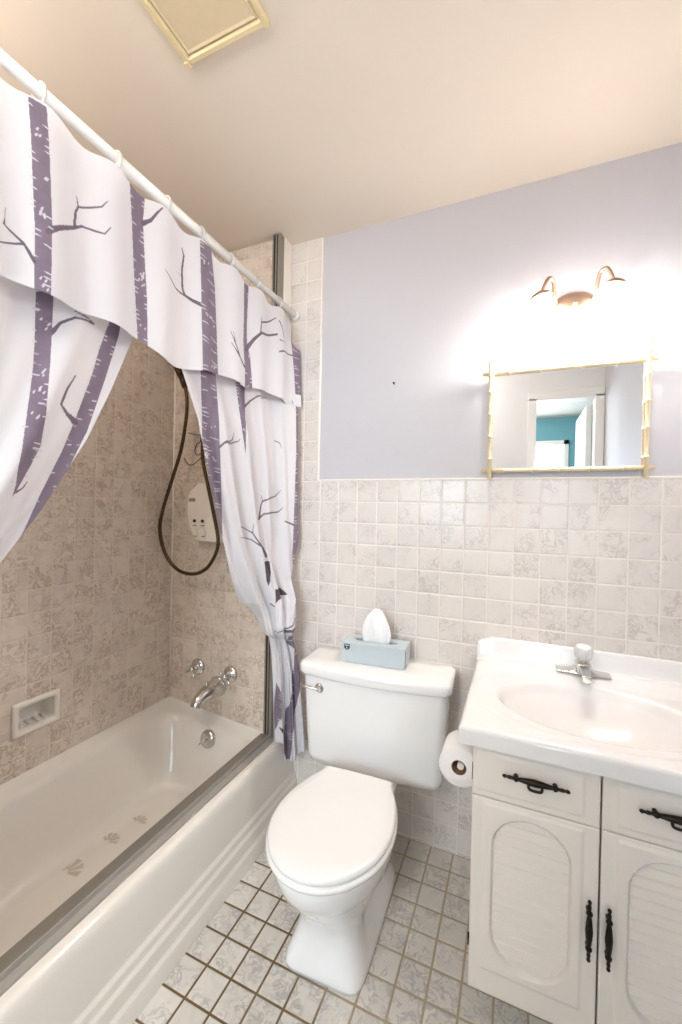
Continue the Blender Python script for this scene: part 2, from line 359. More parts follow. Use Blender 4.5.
sd = thing('soap_dish', 'cream ceramic soap dish recessed into the long tiled wall above the tub', 'soap dish', (XL, -.685, .505))
f = MB()
yo0, yo1, zo0, zo1 = -.765, -.606, .492, .610
def ring_rect(x, a, b, c, d, r): return [(x, y, z) for y, z in rrect(a, b, c, d, r, 5)]
f.loft([ring_rect(XL + .001, yo0, yo1, zo0, zo1, .008), ring_rect(XL + .010, yo0, yo1, zo0, zo1, .008), ring_rect(XL + .014, yo0 + .006, yo1 - .006, zo0 + .006, zo1 - .006, .008), ring_rect(XL + .013, yo0 + .016, yo1 - .016, zo0 + .016, zo1 - .016, .01),
        ring_rect(XL + .004, yo0 + .020, yo1 - .020, zo0 + .020, zo1 - .020, .012), ring_rect(XL - .055, yo0 + .026, yo1 - .026, zo0 + .024, zo1 - .024, .02), ring_rect(XL - .062, yo0 + .036, yo1 - .036, zo0 + .032, zo1 - .032, .02)], False, True)
f.build('dish', 'tub', sd)
rb = MB()
for k in range(4):
    y = -.725 + k * .026; rb.tube([(XL - .045, y, .5165), (XL - .01, y, .5165)], .0032, 8)
rb.build('drain_ribs', 'tub', sd)

ds = thing('soap_dispenser', 'white two-button soap dispenser on the shower end wall, half behind the curtain', 'soap dispenser', (-.55, YE, 1.14))
oy = YE - .001
ol = [(-.437, 1.137), (-.567, 1.140), (-.594, 1.156), (-.622, 1.205), (-.634, 1.262), (-.636, 1.345), (-.622, 1.375), (-.574, 1.413), (-.437, 1.420)]
def dl(y, s): cx, cz = -.55, 1.28; return [(cx + (x - cx) * s, y, cz + (z - cz) * s) for x, z in ol]
MB().loft([dl(oy, 1), dl(oy - .045, 1), dl(oy - .054, .97), dl(oy - .057, .92)], True, True, False).build('housing', 'white_plastic', ds, bevel=.003)
fy = oy - .0575
MB().loft([[(x, fy, z) for x, z in rrect(-.624, -.584, 1.325, 1.341, .006, 4)], [(x, fy - .001, z) for x, z in rrect(-.624, -.584, 1.325, 1.341, .006, 4)]]).build('level_window', 'grey_plastic', ds)
for bx in (-.586, -.539):
    b = MB().lathe([(.0075, 0), (.0075, .004), (.005, .006), (.0001, .0062)], (bx, fy, 1.236), (0, -1, 0), 16).build('button', 'ink_dark', ds)
    MB().box(bx - .011, bx + .011, fy - .0006, fy + .001, 1.2135, 1.2165).build('printed_mark', 'ink_dark', b)
    MB().box(bx - .004, bx + .014, fy - .0006, fy + .001, 1.1635, 1.1665).build('printed_mark', 'ink_dark', b)
    MB().tube(spline([(bx - .004, fy - .001, 1.206), (bx + .014, fy - .004, 1.200), (bx + .020, fy - .006, 1.182), (bx + .016, fy - .002, 1.168)], 5), .0022, 8).build('dispensing_lever', 'white_plastic', ds)

# hand shower: bracket on the end wall, handle, hanging hose
hs = thing('hand_shower', 'bronze hand shower with a long hose hanging in a loop in the shower', 'hand shower', (-.66, -.12, 1.95))
MB().lathe([(.03, 0), (.03, .006), (.014, .014), (.012, .09)], (-.64, YE, 2.02), (0, -1, -.1), 20).build('wall_bracket', 'bronze', hs)
hd = spline([(-.735, -.150, 2.06), (-.690, -.150, 1.965), (-.660, -.150, 1.905)], 6)
MB().tube(hd, [.020 - .006 * i / (len(hd) - 1) for i in range(len(hd))], 16).lathe([(.006, -.02), (.03, -.01), (.043, .01), (.043, .018), (.01, .02)], (-.745, -.155, 2.085), (.3, -.8, -.5), 24).build('shower_handle', 'bronze', hs)
MB().tube([(-.657, -.150, 1.915), (-.640, -.150, 1.878), (-.632, -.150, 1.852)], [.016, .0175, .014], 14).build('hose_nut', 'bronze', hs)
hp = [(-.633, -.15, 1.855), (-.620, -.15, 1.793), (-.624, -.15, 1.701), (-.651, -.15, 1.564), (-.703, -.15, 1.425), (-.757, -.15, 1.283), (-.773, -.15, 1.187), (-.739, -.15, 1.079), (-.663, -.15, 1.009), (-.572, -.15, .993), (-.491, -.15, 1.023), (-.436, -.15, 1.098), (-.427, -.15, 1.165), (-.458, -.15, 1.289), (-.496, -.15, 1.423), (-.520, -.15, 1.514), (-.528, -.145, 1.62), (-.54, -.13, 1.80), (-.59, -.10, 1.95), (-.625, -.10, 2.0)]
hp = spline(hp, 14); MB().tube(hp, [.0078 + .0007 * (i % 2) for i in range(len(hp))], 10).build('hose', 'hose', hs)
# wire caddy behind the curtain edge
wc = thing('wire_caddy', 'brown wire caddy with curled hooks, hanging on the shower end wall', 'shower caddy', (-.64, YE, 1.6))
wy = YE - .012
MB().tube(spline([(-.600, wy, 1.74), (-.602, wy, 1.62), (-.624, wy, 1.60), (-.636, wy, 1.57), (-.622, wy, 1.548), (-.600, wy, 1.555), (-.575, wy, 1.56), (-.56, wy, 1.60), (-.565, wy, 1.74)], 6), .0022, 8).build('hanging_wire', 'hose', wc)
for (px, pz, sg) in ((-.60, 1.65, 0), (-.60, 1.545, 1)):
    if sg: pth = [(px + .03, wy, pz + .012), (px - .02, wy - .004, pz - .03), (px - .048, wy - .006, pz - .044), (px - .075, wy - .008, pz - .035), (px - .094, wy - .008, pz - .010)]
    else: pth = [(px + .03, wy, pz - .012), (px - .03, wy - .004, pz - .004), (px - .075, wy - .006, pz + .006)]
    MB().tube(spline(pth, 6), .0022, 8).build('hook', 'hose', wc)

# ------------------------------------------------------------------ shower curtain: rod, rings, valance, two drapes
RX, RZ = -.137, 2.155
rd = thing('curtain_rod', 'white tubular curtain rod running above the tub to the tiled wall', 'curtain rod', (RX, -.8, RZ))
MB().tube([(RX, -.012, RZ + .006), (RX, -1.62, RZ)], .0135, 20).build('tube', 'rod', rd)
MB().tube([(RX, -.001, RZ + .006), (RX, -.016, RZ + .006), (RX, -.020, RZ + .006)], [.018, .018, .0145], 20).build('end_cap', 'rod', rd)
MB().tube([(RX, -1.62, RZ), (RX, -1.60, RZ)], .019, 20).build('end_cap', 'rod', rd)
MB().tube([(RX, -.40, RZ), (RX, -.90, RZ)], .0148, 20).build('telescoping_sleeve', 'rod', rd)
RINGY = [-.156, -.318, -.469, -.609, -.744, -.900, -1.076]
RLAB = ['clear curtain ring nearest the tiled back wall', 'second clear curtain ring from the back wall', 'third clear curtain ring from the back wall', 'middle clear curtain ring of the seven on the rod', 'third clear curtain ring from the left end of the picture', 'second clear curtain ring from the left end of the picture', 'clear curtain ring nearest the camera, at the left end']
def make_ring():
    t = thing('curtain_ring', RLAB[0], 'curtain ring', (RX, RINGY[0], RZ), 0, 'rings on the curtain rod')
    y = RINGY[0]
    MB().tube([(RX + .021 * math.sin(a), y, RZ - .006 + .025 * math.cos(a)) for a in [2 * PI * k / 28 for k in range(28)]], .0028, 8, True).build('hoop', 'ring', t)
    MB().lathe([(.004, -.003), (.006, 0), (.004, .003)], (RX + .006, y, RZ - .034), (1, 0, 0), 10).build('clasp', 'ring', t)
    return t
r0 = make_ring()
for y, lb in zip(RINGY[1:], RLAB[1:]):
    c = r0.copy(); COL.objects.link(c); c.location = (RX, y, RZ); c['label'] = lb
    for ch in list(r0.children):
        q = ch.copy(); COL.objects.link(q); q.parent = c

def inside(px, py, poly):
    r = np.zeros(px.shape, bool); n = len(poly)
    for i in range(n):
        x0, y0 = poly[i]; x1, y1 = poly[(i + 1) % n]
        if y0 == y1: continue
        r ^= ((y0 > py) != (y1 > py)) & (px < (x1 - x0) * (py - y0) / (y1 - y0) + x0)
    return r
def near_line(px, py, line):
    r = np.zeros(px.shape, bool)
    for (x0, y0, w0), (x1, y1, w1) in zip(line, line[1:]):
        dx, dy = x1 - x0, y1 - y0; L = dx * dx + dy * dy + 1e-12
        t = np.clip(((px - x0) * dx + (py - y0) * dy) / L, 0, 1)
        d = np.hypot(px - x0 - t * dx, py - y0 - t * dy)
        r |= d < (w0 + (w1 - w0) * t) / 2
    return r
def ink(px, py, polys, lines, seed, nd=17):
    """print on the cloth: r = birch trunks, g = darker branches, b = pale bark marks"""
    rn = random.Random(seed); A = np.zeros((len(px), 4)); A[:, 3] = 1
    for poly in polys:
        m = inside(px, py, poly); A[m, 0] = 1
        ys = [p[1] for p in poly]; xs = [p[0] for p in poly]; h = max(ys) - min(ys)
        if h < .12: A[m, 1] = 1; continue
        bk = np.zeros(px.shape, bool)
        k = max(3, int(nd * h / .38))
        for q in range(k):
            yy = min(ys) + h * (q + rn.uniform(.1, .9)) / k
            on = [x for x in np.linspace(min(xs), max(xs), 80) if inside(np.array([x]), np.array([yy]), poly)[0]]
            if not on: continue
            a, b = on[0], on[-1]; w = b - a; ln = w * rn.uniform(.3, .65)
            s0 = rn.choice([a - .006, b - ln + .006]); sl = rn.uniform(-.18, .10)
            for e in range(rn.choice([1, 1, 2])):
                y2 = yy - e * .011
                bk |= near_line(px, py, [(s0, y2, .0024), (s0 + ln * .5, y2 + sl * ln * .5, .0036), (s0 + ln, y2 + sl * ln, .0014)])
            if rn.random() < .16:
                for e in range(rn.randint(2, 5)):
                    cx, cy = rn.uniform(a + .2 * w, b - .2 * w), yy + rn.uniform(.008, .03)
                    bk |= near_line(px, py, [(cx, cy, .005), (cx + .003, cy + .005, .003)])
        A[bk & (m | True), 2] = 1
    for l in lines:
        m = near_line(px, py, l); A[m, 0] = 1; A[m, 1] = np.maximum(A[m, 1], .5)
    return A
def ink_soft(px, py, polys, lines, seed, nd=17):
    return sum(ink(px + a, py + b, polys, lines, seed, nd) for a, b in ((-.0007, -.0007), (.0007, -.0007), (-.0007, .0007), (.0007, .0007))) / 4
def sheet(name, fn, nu, nv, maskfn, parent, thick=.0012):
    mb = MB().grid(fn, nu, nv); pts = np.array(mb.v)
    col = maskfn(pts, nu, nv)
    o = mb.build(name, 'cloth', parent, fixn=False)
    at = o.data.attributes.new('ink', 'FLOAT_COLOR', 'POINT'); at.data.foreach_set('color', col.astype(np.float32).ravel())
    s = o.modifiers.new('thickness', 'SOLIDIFY'); s.thickness = thick; s.offset = 0
    return o
K = 1.2
VAL_POLY = [[(-1.1008,2.1129),(-1.0932,2.0346),(-1.0894,1.9622),(-1.0823,1.8607),(-1.0803,1.724),(-1.0446,1.7277),(-1.0464,1.846),(-1.0497,1.9284),(-1.0582,2.053),(-1.0642,2.118)],[(-0.8683,2.1127),(-0.8605,2.0174),(-0.8533,1.914),(-0.8455,1.8221),(-0.8368,1.7291),(-0.8052,1.7212),(-0.8094,1.8454),(-0.8195,1.9455),(-0.8278,2.0449),(-0.823,2.1131)],[(-0.6205,2.1176),(-0.6107,1.9464),(-0.5993,1.7182),(-0.5249,1.7289),(-0.5361,1.868),(-0.5496,2.0076),(-0.5702,2.1202)],[(-0.3976,2.1275),(-0.3967,1.9589),(-0.3974,1.8874),(-0.3845,1.8025),(-0.382,1.7222),(-0.3367,1.7298),(-0.3562,1.8572),(-0.3757,1.9001),(-0.3778,1.9669),(-0.3707,2.119)],[(-0.1,2.13),(-0.058,1.98),(-0.042,1.9),(-0.03,1.8),(0.05,1.8),(0.05,2.13)]]
VAL_LINE = [[(-1.0554,1.8628,0.0135),(-1.0351,1.8848,0.0095),(-1.0057,1.914,0.0065),(-0.9889,1.9291,0.005),(-0.931,1.9397,0.0041),(-0.915,1.9639,0.0024)],[(-1.0057,1.914,0.006),(-1.0035,1.9513,0.0049),(-0.9981,1.966,0.0044),(-0.9404,1.9992,0.0041),(-0.9253,2.0206,0.0024)],[(-0.9981,1.966,0.0038),(-1.0024,1.9879,0.0016)],[(-1.0803,1.7904,0.0101),(-1.1049,1.8192,0.0059),(-1.1293,1.8313,0.0043),(-1.1433,1.8392,0.0028)],[(-1.1421,1.84,0.0028),(-1.1396,1.8726,0.0014)],[(-1.1058,1.8172,0.0049),(-1.1312,1.8085,0.0038),(-1.1599,1.7973,0.0023)],[(-0.8292,2.0394,0.0128),(-0.8019,2.0616,0.0092),(-0.7819,2.0914,0.0067),(-0.7636,2.1164,0.004)],[(-0.6067,1.9189,0.0138),(-0.6473,1.9215,0.0104),(-0.6778,1.927,0.008),(-0.6879,1.9425,0.0079),(-0.6912,1.9953,0.0072),(-0.6844,2.0391,0.0058),(-0.6926,2.0561,0.0036)],[(-0.6777,1.9256,0.0058),(-0.7143,1.9272,0.0042),(-0.7512,1.9511,0.0021)],[(-0.6907,1.9774,0.0029),(-0.708,1.9776,0.0014)],[(-0.3877,1.8104,0.0107),(-0.4328,1.8376,0.0069),(-0.4648,1.8622,0.0025)],[(-0.4171,1.829,0.007),(-0.4489,1.8724,0.0051),(-0.4685,1.8991,0.0025)],[(-0.4433,1.8659,0.0043),(-0.4553,1.9043,0.0017)],[(-0.3794,1.8762,0.0196),(-0.3352,1.9246,0.0137),(-0.2881,1.9646,0.0094),(-0.1783,2.005,0.008)],[(-0.2962,1.9585,0.0075),(-0.2911,2.0032,0.0066),(-0.2307,2.0404,0.0058),(-0.1881,2.0696,0.004)],[(-0.2911,2.0032,0.0047),(-0.2936,2.0287,0.0019)],[(-0.1633,1.9381,0.0062),(-0.1192,1.9562,0.0063),(-0.0144,1.9657,0.005)],[(-0.1651,2.0645,0.0061),(-0.1452,2.0454,0.0047),(-0.1273,2.009,0.0031)],[(-0.1623,1.9877,0.0039),(-0.1145,1.9939,0.0024)],[(-0.149,1.7488,0.0055),(-0.1031,1.7361,0.004)],[(-0.0518,1.769,0.0041),(-0.0393,1.747,0.0033)]]  # branch strokes; one near the wall end inks in a fold's dark line
RC_POLY = [[(-0.5917,1.7507),(-0.5827,1.6021),(-0.5733,1.4374),(-0.4898,1.4463),(-0.4987,1.5887),(-0.5224,1.7609)],[(-0.5746,1.4884),(-0.5691,1.4125),(-0.5645,1.302),(-0.5441,1.2021),(-0.4701,1.198),(-0.4732,1.2375),(-0.4808,1.3682),(-0.4914,1.5002)],[(-0.4169,1.7473),(-0.3799,1.6126),(-0.3477,1.4954),(-0.356,1.6877),(-0.3619,1.7633)],[(-0.218,1.0897),(-0.1991,1.0126),(-0.1859,0.9911),(-0.1707,1.0398),(-0.1809,1.0896)],[(-0.1412,0.976),(-0.1038,0.9714),(-0.0724,0.9563),(-0.0528,0.9422),(-0.0951,0.9422),(-0.1422,0.9226)],[(-0.006,1.7731),(0.0049,1.4989),(0.061,1.5049),(0.0601,1.7892)],[(0.0023,1.5661),(-0.0045,1.3088),(-0.0126,1.0871),(0.0229,0.962),(0.0528,0.9572),(0.0546,1.2215),(0.0726,1.5759)]]
RC_LINE = [[(-0.3559,1.6843,0.0098),(-0.3249,1.7096,0.0071),(-0.2826,1.7328,0.0058),(-0.2151,1.7511,0.003)],[(-0.4964,1.5055,0.0103),(-0.4674,1.5261,0.0065),(-0.4247,1.5463,0.0047),(-0.4191,1.5709,0.0027)],[(-0.4674,1.5242,0.0059),(-0.3944,1.5424,0.0041),(-0.3803,1.555,0.0021)],[(-0.1558,1.5844,0.0031),(-0.1185,1.5768,0.004),(-0.1071,1.5559,0.0024)],[(-0.2515,1.2593,0.012),(-0.2429,1.3134,0.0083),(-0.2328,1.3288,0.0068),(-0.1401,1.3526,0.0056),(-0.1036,1.3783,0.0032)],[(-0.2328,1.3273,0.0045),(-0.2416,1.3527,0.0023)],[(-0.2465,1.2645,0.009),(-0.2218,1.2787,0.0069),(-0.1154,1.2873,0.0057),(-0.0886,1.3053,0.0033)],[(-0.2024,1.1097,0.0155),(-0.2238,1.1423,0.0107),(-0.2576,1.1711,0.0075),(-0.2965,1.2066,0.0059),(-0.3704,1.233,0.0028)],[(-0.2965,1.2051,0.0051),(-0.2903,1.2444,0.0029)],[(-0.2401,1.1534,0.0068),(-0.3018,1.1798,0.0051),(-0.3692,1.193,0.0028)],[(-0.0707,1.2476,0.0066),(-0.0049,1.2319,0.0086)],[(0.0169,0.8519,0.007),(-0.0513,0.8187,0.0059),(-0.1424,0.8067,0.0032)],[(0.0067,0.8075,0.0061),(-0.0624,0.7755,0.0051),(-0.1342,0.7822,0.0024)],[(-0.0822,0.8038,0.0133),(-0.01,0.8046,0.0104)],[(-0.1678,0.9173,0.0064),(-0.146,0.909,0.0048)]]
LC_POLY = [[(-1.0783,1.7572),(-1.0787,1.6486),(-1.0815,1.5805),(-1.0885,1.5015),(-1.0956,1.4133),(-1.1082,1.3412),(-1.1167,1.3107),(-1.1015,1.3416),(-1.0812,1.3843),(-1.0624,1.4285),(-1.0509,1.4943),(-1.0449,1.6082),(-1.0413,1.776)],[(-0.9033,1.7723),(-0.9314,1.6882),(-0.9492,1.6197),(-0.989,1.5022),(-1.0184,1.4242),(-1.061,1.3283),(-1.0933,1.2449),(-1.1237,1.1818),(-1.1194,1.1813),(-1.1064,1.2076),(-1.0794,1.2599),(-1.0405,1.313),(-1.004,1.3814),(-0.9591,1.4793),(-0.914,1.6217),(-0.8799,1.7388),(-0.8709,1.7866)]]
LC_LINE = [[(-1.0424,1.6815,0.0107),(-1.0255,1.7076,0.007),(-0.9927,1.7296,0.0056),(-0.9481,1.7373,0.0035)],[(-0.9918,1.7446,0.0034),(-0.9463,1.7393,0.0035)],[(-0.99,1.4963,0.017),(-1.0071,1.5095,0.0089),(-1.0211,1.5272,0.0049),(-1.008,1.565,0.0044),(-0.9889,1.6026,0.0023)],[(-1.1089,1.325,0.004),(-1.0968,1.3342,0.0031),(-1.0873,1.3497,0.0015)]]
TAIL_POLY = [[(0.0709,0.8219),(0.0534,0.7534),(0.0512,0.7372),(0.0792,0.7171),(0.0851,0.6414),(0.0689,0.5024),(0.0491,0.4232),(0.0422,0.3419),(0.046,0.2831),(0.0616,0.2295),(0.0728,0.2309),(0.0808,0.3501),(0.1039,0.4961),(0.1168,0.6368),(0.1284,0.6772),(0.1193,0.8129)],[(0.0095,0.5786),(0.0053,0.4975),(0.0049,0.432),(0.0103,0.3735),(0.0318,0.4349),(0.0254,0.5431)],[(0.0285,0.3902),(0.0252,0.3868),(0.0374,0.3677),(0.0387,0.3881)]]

# valance: one straight strip in front of the drapes
va = thing('curtain_valance', 'white valance printed with purple birch trunks, across the top of the shower curtain', 'curtain valance', (-.125, -.8, 1.735))
VY0, VY1 = -1.60, -.022
def val_pt(i, j, NU=900, NV=220):
    y = VY0 + (VY1 - VY0) * i / NU; v = j / NV
    ph = (y - RINGY[0]) / .152
    top = 2.124 - .017 * (.5 - .5 * math.cos(2 * PI * ph)) * (1 if y < -.15 else 1) - .075 * smooth(-.150, -.10, y) - .05 * smooth(-.10, -.02, y)
    bot = 1.737 + .006 * math.sin(y * 19) - .006 * math.sin(y * 7.3 + 1) + .018 * smooth(-.45, -.02, y) - .022 * smooth(-.84, -.74, y) * (1 - smooth(-.66, -.5, y))
    z = top + (bot - top) * v
    amp = .011 * (.4 + .6 * v)
    x = -.120 + amp * math.cos(2 * PI * ph) + .006 * v + .004 * math.sin(y * 31 + 2 * v) * v + .012 * smooth(-.15, -.02, y)
    return (x, y, z)
sheet('printed_cloth', val_pt, 900, 220, lambda p, a, b: ink_soft(p[:, 1] + 1.0 * (p[:, 0] + .125), p[:, 2], VAL_POLY, VAL_LINE, 4), va)

# right drape: gathered into a knot, its tail hanging outside the tub
rc = thing('shower_curtain', 'right drape of the white birch-print shower curtain, knotted low beside the toilet tank', 'shower curtain', (-.13, -.2, .24), 0, 'shower curtain drapes')
TAB = [  # z, cx, cy, half width, angle of width direction (deg), fold amplitude, bulge
 (2.12, -.156, -.375, .345, 90, .007, 0), (1.80, -.154, -.358, .318, 90, .010, 0), (1.72, -.150, -.355, .313, 90, .012, 0), (1.577, -.147, -.318, .278, 90, .014, 0), (1.42, -.147, -.292, .252, 89, .016, 0), (1.259, -.147, -.262, .220, 88, .018, .0),
 (1.10, -.145, -.226, .180, 84, .020, .01), (1.0, -.142, -.198, .150, 78, .022, .02), (.93, -.135, -.175, .126, 66, .022, .035), (.90, -.132, -.158, .100, 50, .022, .05), (.86, -.122, -.146, .083, 38, .018, .060),
 (.825, -.117, -.142, .075, 34, .015, .068), (.800, -.113, -.140, .070, 34, .013, .066), (.782, -.110, -.137, .058, 36, .011, .050), (.770, -.106, -.130, .048, 40, .011, .010), (.70, -.094, -.120, .052, 44, .013, .008),
 (.60, -.084, -.112, .058, 46, .014, .006), (.45, -.078, -.105, .062, 47, .013, .004), (.24, -.070, -.100, .068, 47, .013, .002)]
COLS = [[(-r[0], r[k]) for r in TAB] for k in range(1, 7)]
NUR, NVR = 330, 640
def rc_pt(i, j):
    u = i / NUR; z = 2.118 - (2.118 - .245) * j / NVR
    cx, cy, R, an, A, B = [interp(c, -z) for c in COLS]
    a = math.radians(an); d = Vector((math.cos(a), math.sin(a))); nn = Vector((math.sin(a), -math.cos(a)))
    t = 2 * u - 1
    up = smooth(.95, 1.3, z)
    fold = up * (math.cos(2 * PI * 4.6 * u + .5) + .35 * math.cos(2 * PI * 9.7 * u + 1.2 + z * 2)) + (1 - up) * (math.cos(2 * PI * 2.9 * u + .9 + 2.2 * z) + .4 * math.cos(2 * PI * 7.1 * u + 5 * z))
    off = A * fold * (1 - .35 * abs(t)) + B * math.sqrt(max(0, 1 - t * t)) 
    p = Vector((cx, cy)) + d * (R * t) + nn * off
    p.x += .060 * smooth(.80, 1.0, u) * smooth(.95, 1.2, z) * (1 - .75 * smooth(1.735, 1.80, z))
    dz = 0
    if z < .50:
        zb = .325 - .085 * smooth(.26, .36, u) + .030 * smooth(.6, 1, u)
        dz = (.50 - (.50 - z) * (.50 - zb) / .255) - z
    return (p.x, p.y, z + dz)
def rc_mask(p, nu, nv):
    A = ink_soft(p[:, 1] + K * (p[:, 0] + .14), p[:, 2], RC_POLY, RC_LINE, 9)
    s = (p[:, 0] + .123) * .659 + (p[:, 1] + .15) * .752
    B = ink_soft(s, p[:, 2], TAIL_POLY, [], 3, 10)
    lo = p[:, 2] < .790; A[lo] = B[lo]; return A
sheet('printed_cloth', rc_pt, NUR, NVR, rc_mask, rc)

# left drape: swept toward the near end and tied there
lc = thing('shower_curtain', 'left drape of the white birch-print shower curtain, swept toward the left edge', 'shower curtain', (-.15, -1.3, .3), 0, 'shower curtain drapes')
LT = [(2.12, -.73, -1.58), (1.736, -.826, -1.58), (1.60, -.880, -1.582), (1.46, -.944, -1.585), (1.29, -1.046, -1.588), (1.182, -1.124, -1.59), (1.0, -1.29, -1.592), (.86, -1.43, -1.595), (.78, -1.49, -1.596), (.70, -1.48, -1.596), (.34, -1.44, -1.60)]
def lc_pt(i, j, NU=420, NV=520):
    u = i / NU; z = 2.118 - (2.118 - .34) * j / NV
    y1 = interp([(-a, b) for a, b, c in LT], -z); y0 = interp([(-a, c) for a, b, c in LT], -z)
    y = y1 + (y0 - y1) * u
    w = abs(y1 - y0); A = .012 + .014 * smooth(.75, .3, w)
    x = -.160 + A * (math.cos(2 * PI * 3.4 * u + 2.2) + .3 * math.cos(2 * PI * 9 * u + z)) * smooth(-.08, .12, u) + .012 * smooth(1.7, .8, z)
    return (x, y, z)
sheet('printed_cloth', lc_pt, 420, 520, lambda p, a, b: ink_soft(p[:, 1] + .7 * (p[:, 0] + .14), p[:, 2], LC_POLY, LC_LINE, 21), lc)

# ------------------------------------------------------------------ toilet
TO = Vector((.305, 0, 0)); TR = math.radians(3)
tl = thing('toilet', 'white two-piece toilet with closed lid, between bathtub and vanity', 'toilet', TO, TR)
def TB(u, w, z): return T(u - .009 - .014 * max(0, w - .3) / .45, w if w < .3 else .3 + (w - .3) * .945, z)
TM = Matrix.Translation(TO) @ Matrix.Rotation(TR, 4, 'Z')
def T(u, w, z): return TM @ Vector((u, -w, z))
HALF = [(.297, .119), (.315, .122), (.335, .130), (.36, .142), (.39, .153), (.44, .166), (.49, .173), (.54, .174), (.59, .167), (.63, .154), (.665, .135), (.70, .108), (.725, .077), (.742, .042), (.749, .0)]
def outline(grow=0.0, back=.297, step=64):
    wmin, wmax = HALF[0][0], HALF[-1][0]; cen = .52
    P = spline([(h, w, 0) for w, h in HALF], 4); R_ = [(p.x, p.y) for p in P]
    pts = R_ + [(-x, w) for x, w in reversed(R_[:-1])]
    out = []
    for x, w in pts:
        s = 1 + grow / .17; out.append((x * s, cen + (w - cen) * s if w > back + .02 else w - max(grow, 0)))
    return out
def ol_loop(g, z, dome=0): return [TB(x, w, z) for x, w in outline(g)]
lid = MB().loft([ol_loop(-.004, .384), ol_loop(.0, .386), ol_loop(.0015, .392), ol_loop(.0005, .399), ol_loop(-.006, .4035), ol_loop(-.03, .4055), ol_loop(-.10, .4065)]).build('lid', 'seat', tl)
MB().loft([ol_loop(-.002, .366), ol_loop(.004, .368), ol_loop(.0055, .374), ol_loop(.004, .381), ol_loop(-.002, .3835)]).build('seat', 'seat', tl)
for s_ in (-1, 1): MB().tube([T(s_ * .075 - .016, .288, .386), T(s_ * .075 + .016, .288, .386)], .011, 12).build('hinge', 'seat', tl)
# bowl and pedestal: sections by height (half width, back, front, exponent)
SEC = [(0, .119, .16, .612, 8), (.012, .120, .16, .613, 8), (.030, .117, .165, .610, 7), (.055, .110, .17, .600, 5.5), (.085, .104, .18, .592, 4.5), (.12, .101, .18, .592, 3.6), (.155, .106, .18, .605, 3.0),
       (.19, .118, .19, .632, 2.5), (.23, .136, .20, .668, 2.2), (.262, .150, .21, .696, 2.15), (.272, .154, .21, .705, 2.1), (.277, .157, .21, .712, 2.1), (.31, .163, .22, .730, 2.1), (.340, .167, .23, .740, 2.1), (.356, .168, .235, .742, 2.1), (.364, .163, .24, .737, 2.1), (.366, .12, .28, .69, 2.1)]
lp = []
for z, hw_, b, fr, e in SEC:
    c = (b + fr) / 2; hl = (fr - b) / 2; l = []
    for k in range(72):
        a = 2 * PI * k / 72; ca, sa = math.cos(a), math.sin(a)
        x = hw_ * math.copysign(abs(ca) ** (2 / e), ca); w = c + hl * math.copysign(abs(sa) ** (2 / e), sa)
        # waisted flanks of the trapway
        if z < .2: x *= 1 - .20 * math.exp(-((w - .45) / .06) ** 2) * smooth(.02, .08, z) * (1 - smooth(.12, .2, z))
        l.append(TB(x, w, z))
    lp.append(l)
MB().loft(lp).build('bowl', 'porcelain', tl)
def rr(hw_, b, fr, r, z, bow=0.0, n=6):
    out = []
    for cx, cy, a in ((hw_ - r, fr - r, 0), (-hw_ + r, fr - r, PI / 2), (-hw_ + r, b + r, PI), (hw_ - r, b + r, 1.5 * PI)):
        for k in range(n + 1): q = a + PI / 2 * k / n; out.append((cx + r * math.cos(q), cy + r * math.sin(q)))
    # subdivide the front edge so that it can bow
    pts = []
    for i, p in enumerate(out):
        pts.append(p); q = out[(i + 1) % len(out)]
        if abs(p[0] - q[0]) > .05:
            pts += [(p[0] + (q[0] - p[0]) * k / 14, p[1] + (q[1] - p[1]) * k / 14) for k in range(1, 14)]
    res = []
    for x, w in pts:
        f_ = smooth(b + .03, fr, w); res.append(T(x, w + bow * f_ * (1 - (x / hw_) ** 2), z))
    return res
MB().loft([rr(.085, .06, .30, .03, .245), rr(.098, .05, .30, .03, .30), rr(.10, .04, .30, .03, .325), rr(.095, .045, .295, .03, .332)]).build('tank_shelf', 'porcelain', tl)
MB().loft([rr(.235, .035, .160, .03, .325, .012), rr(.252, .026, .176, .03, .332, .018), rr(.258, .022, .182, .03, .36, .02), rr(.266, .02, .19, .03, .52, .024), rr(.274, .02, .195, .03, .668, .026), rr(.274, .02, .195, .03, .680, .026)]).build('tank', 'porcelain', tl)
MB().loft([rr(.272, .020, .200, .03, .672, .028), rr(.282, .012, .206, .03, .674, .030), rr(.287, .010, .210, .03, .682, .031), rr(.287, .010, .210, .03, .705, .031), rr(.283, .012, .207, .03, .714, .030), rr(.272, .018, .198, .03, .7185, .028), rr(.20, .07, .15, .03, .7190, .01)]).build('tank_lid', 'porcelain', tl)
lv = MB().lathe([(.0185, 0), (.0185, .004), (.014, .008), (.010, .011), (.010, .018)], T(-.196, .203, .628), T(-.196, .3, .628) - T(-.196, .2, .628), 22)
lv.tube(spline([T(-.196, .220, .628), T(-.215, .224, .631), T(-.245, .226, .634), T(-.262, .224, .634)], 5), .0052, 10).build('flush_lever', 'chrome', tl)
for s_ in (-1, 1): MB().lathe([(.014, 0), (.014, .004), (.010, .012), (.003, .016)], T(s_ * .088, .34, .02), (s_ * .35, 0, 1), 14).build('floor_bolt_cap', 'porcelain', tl)

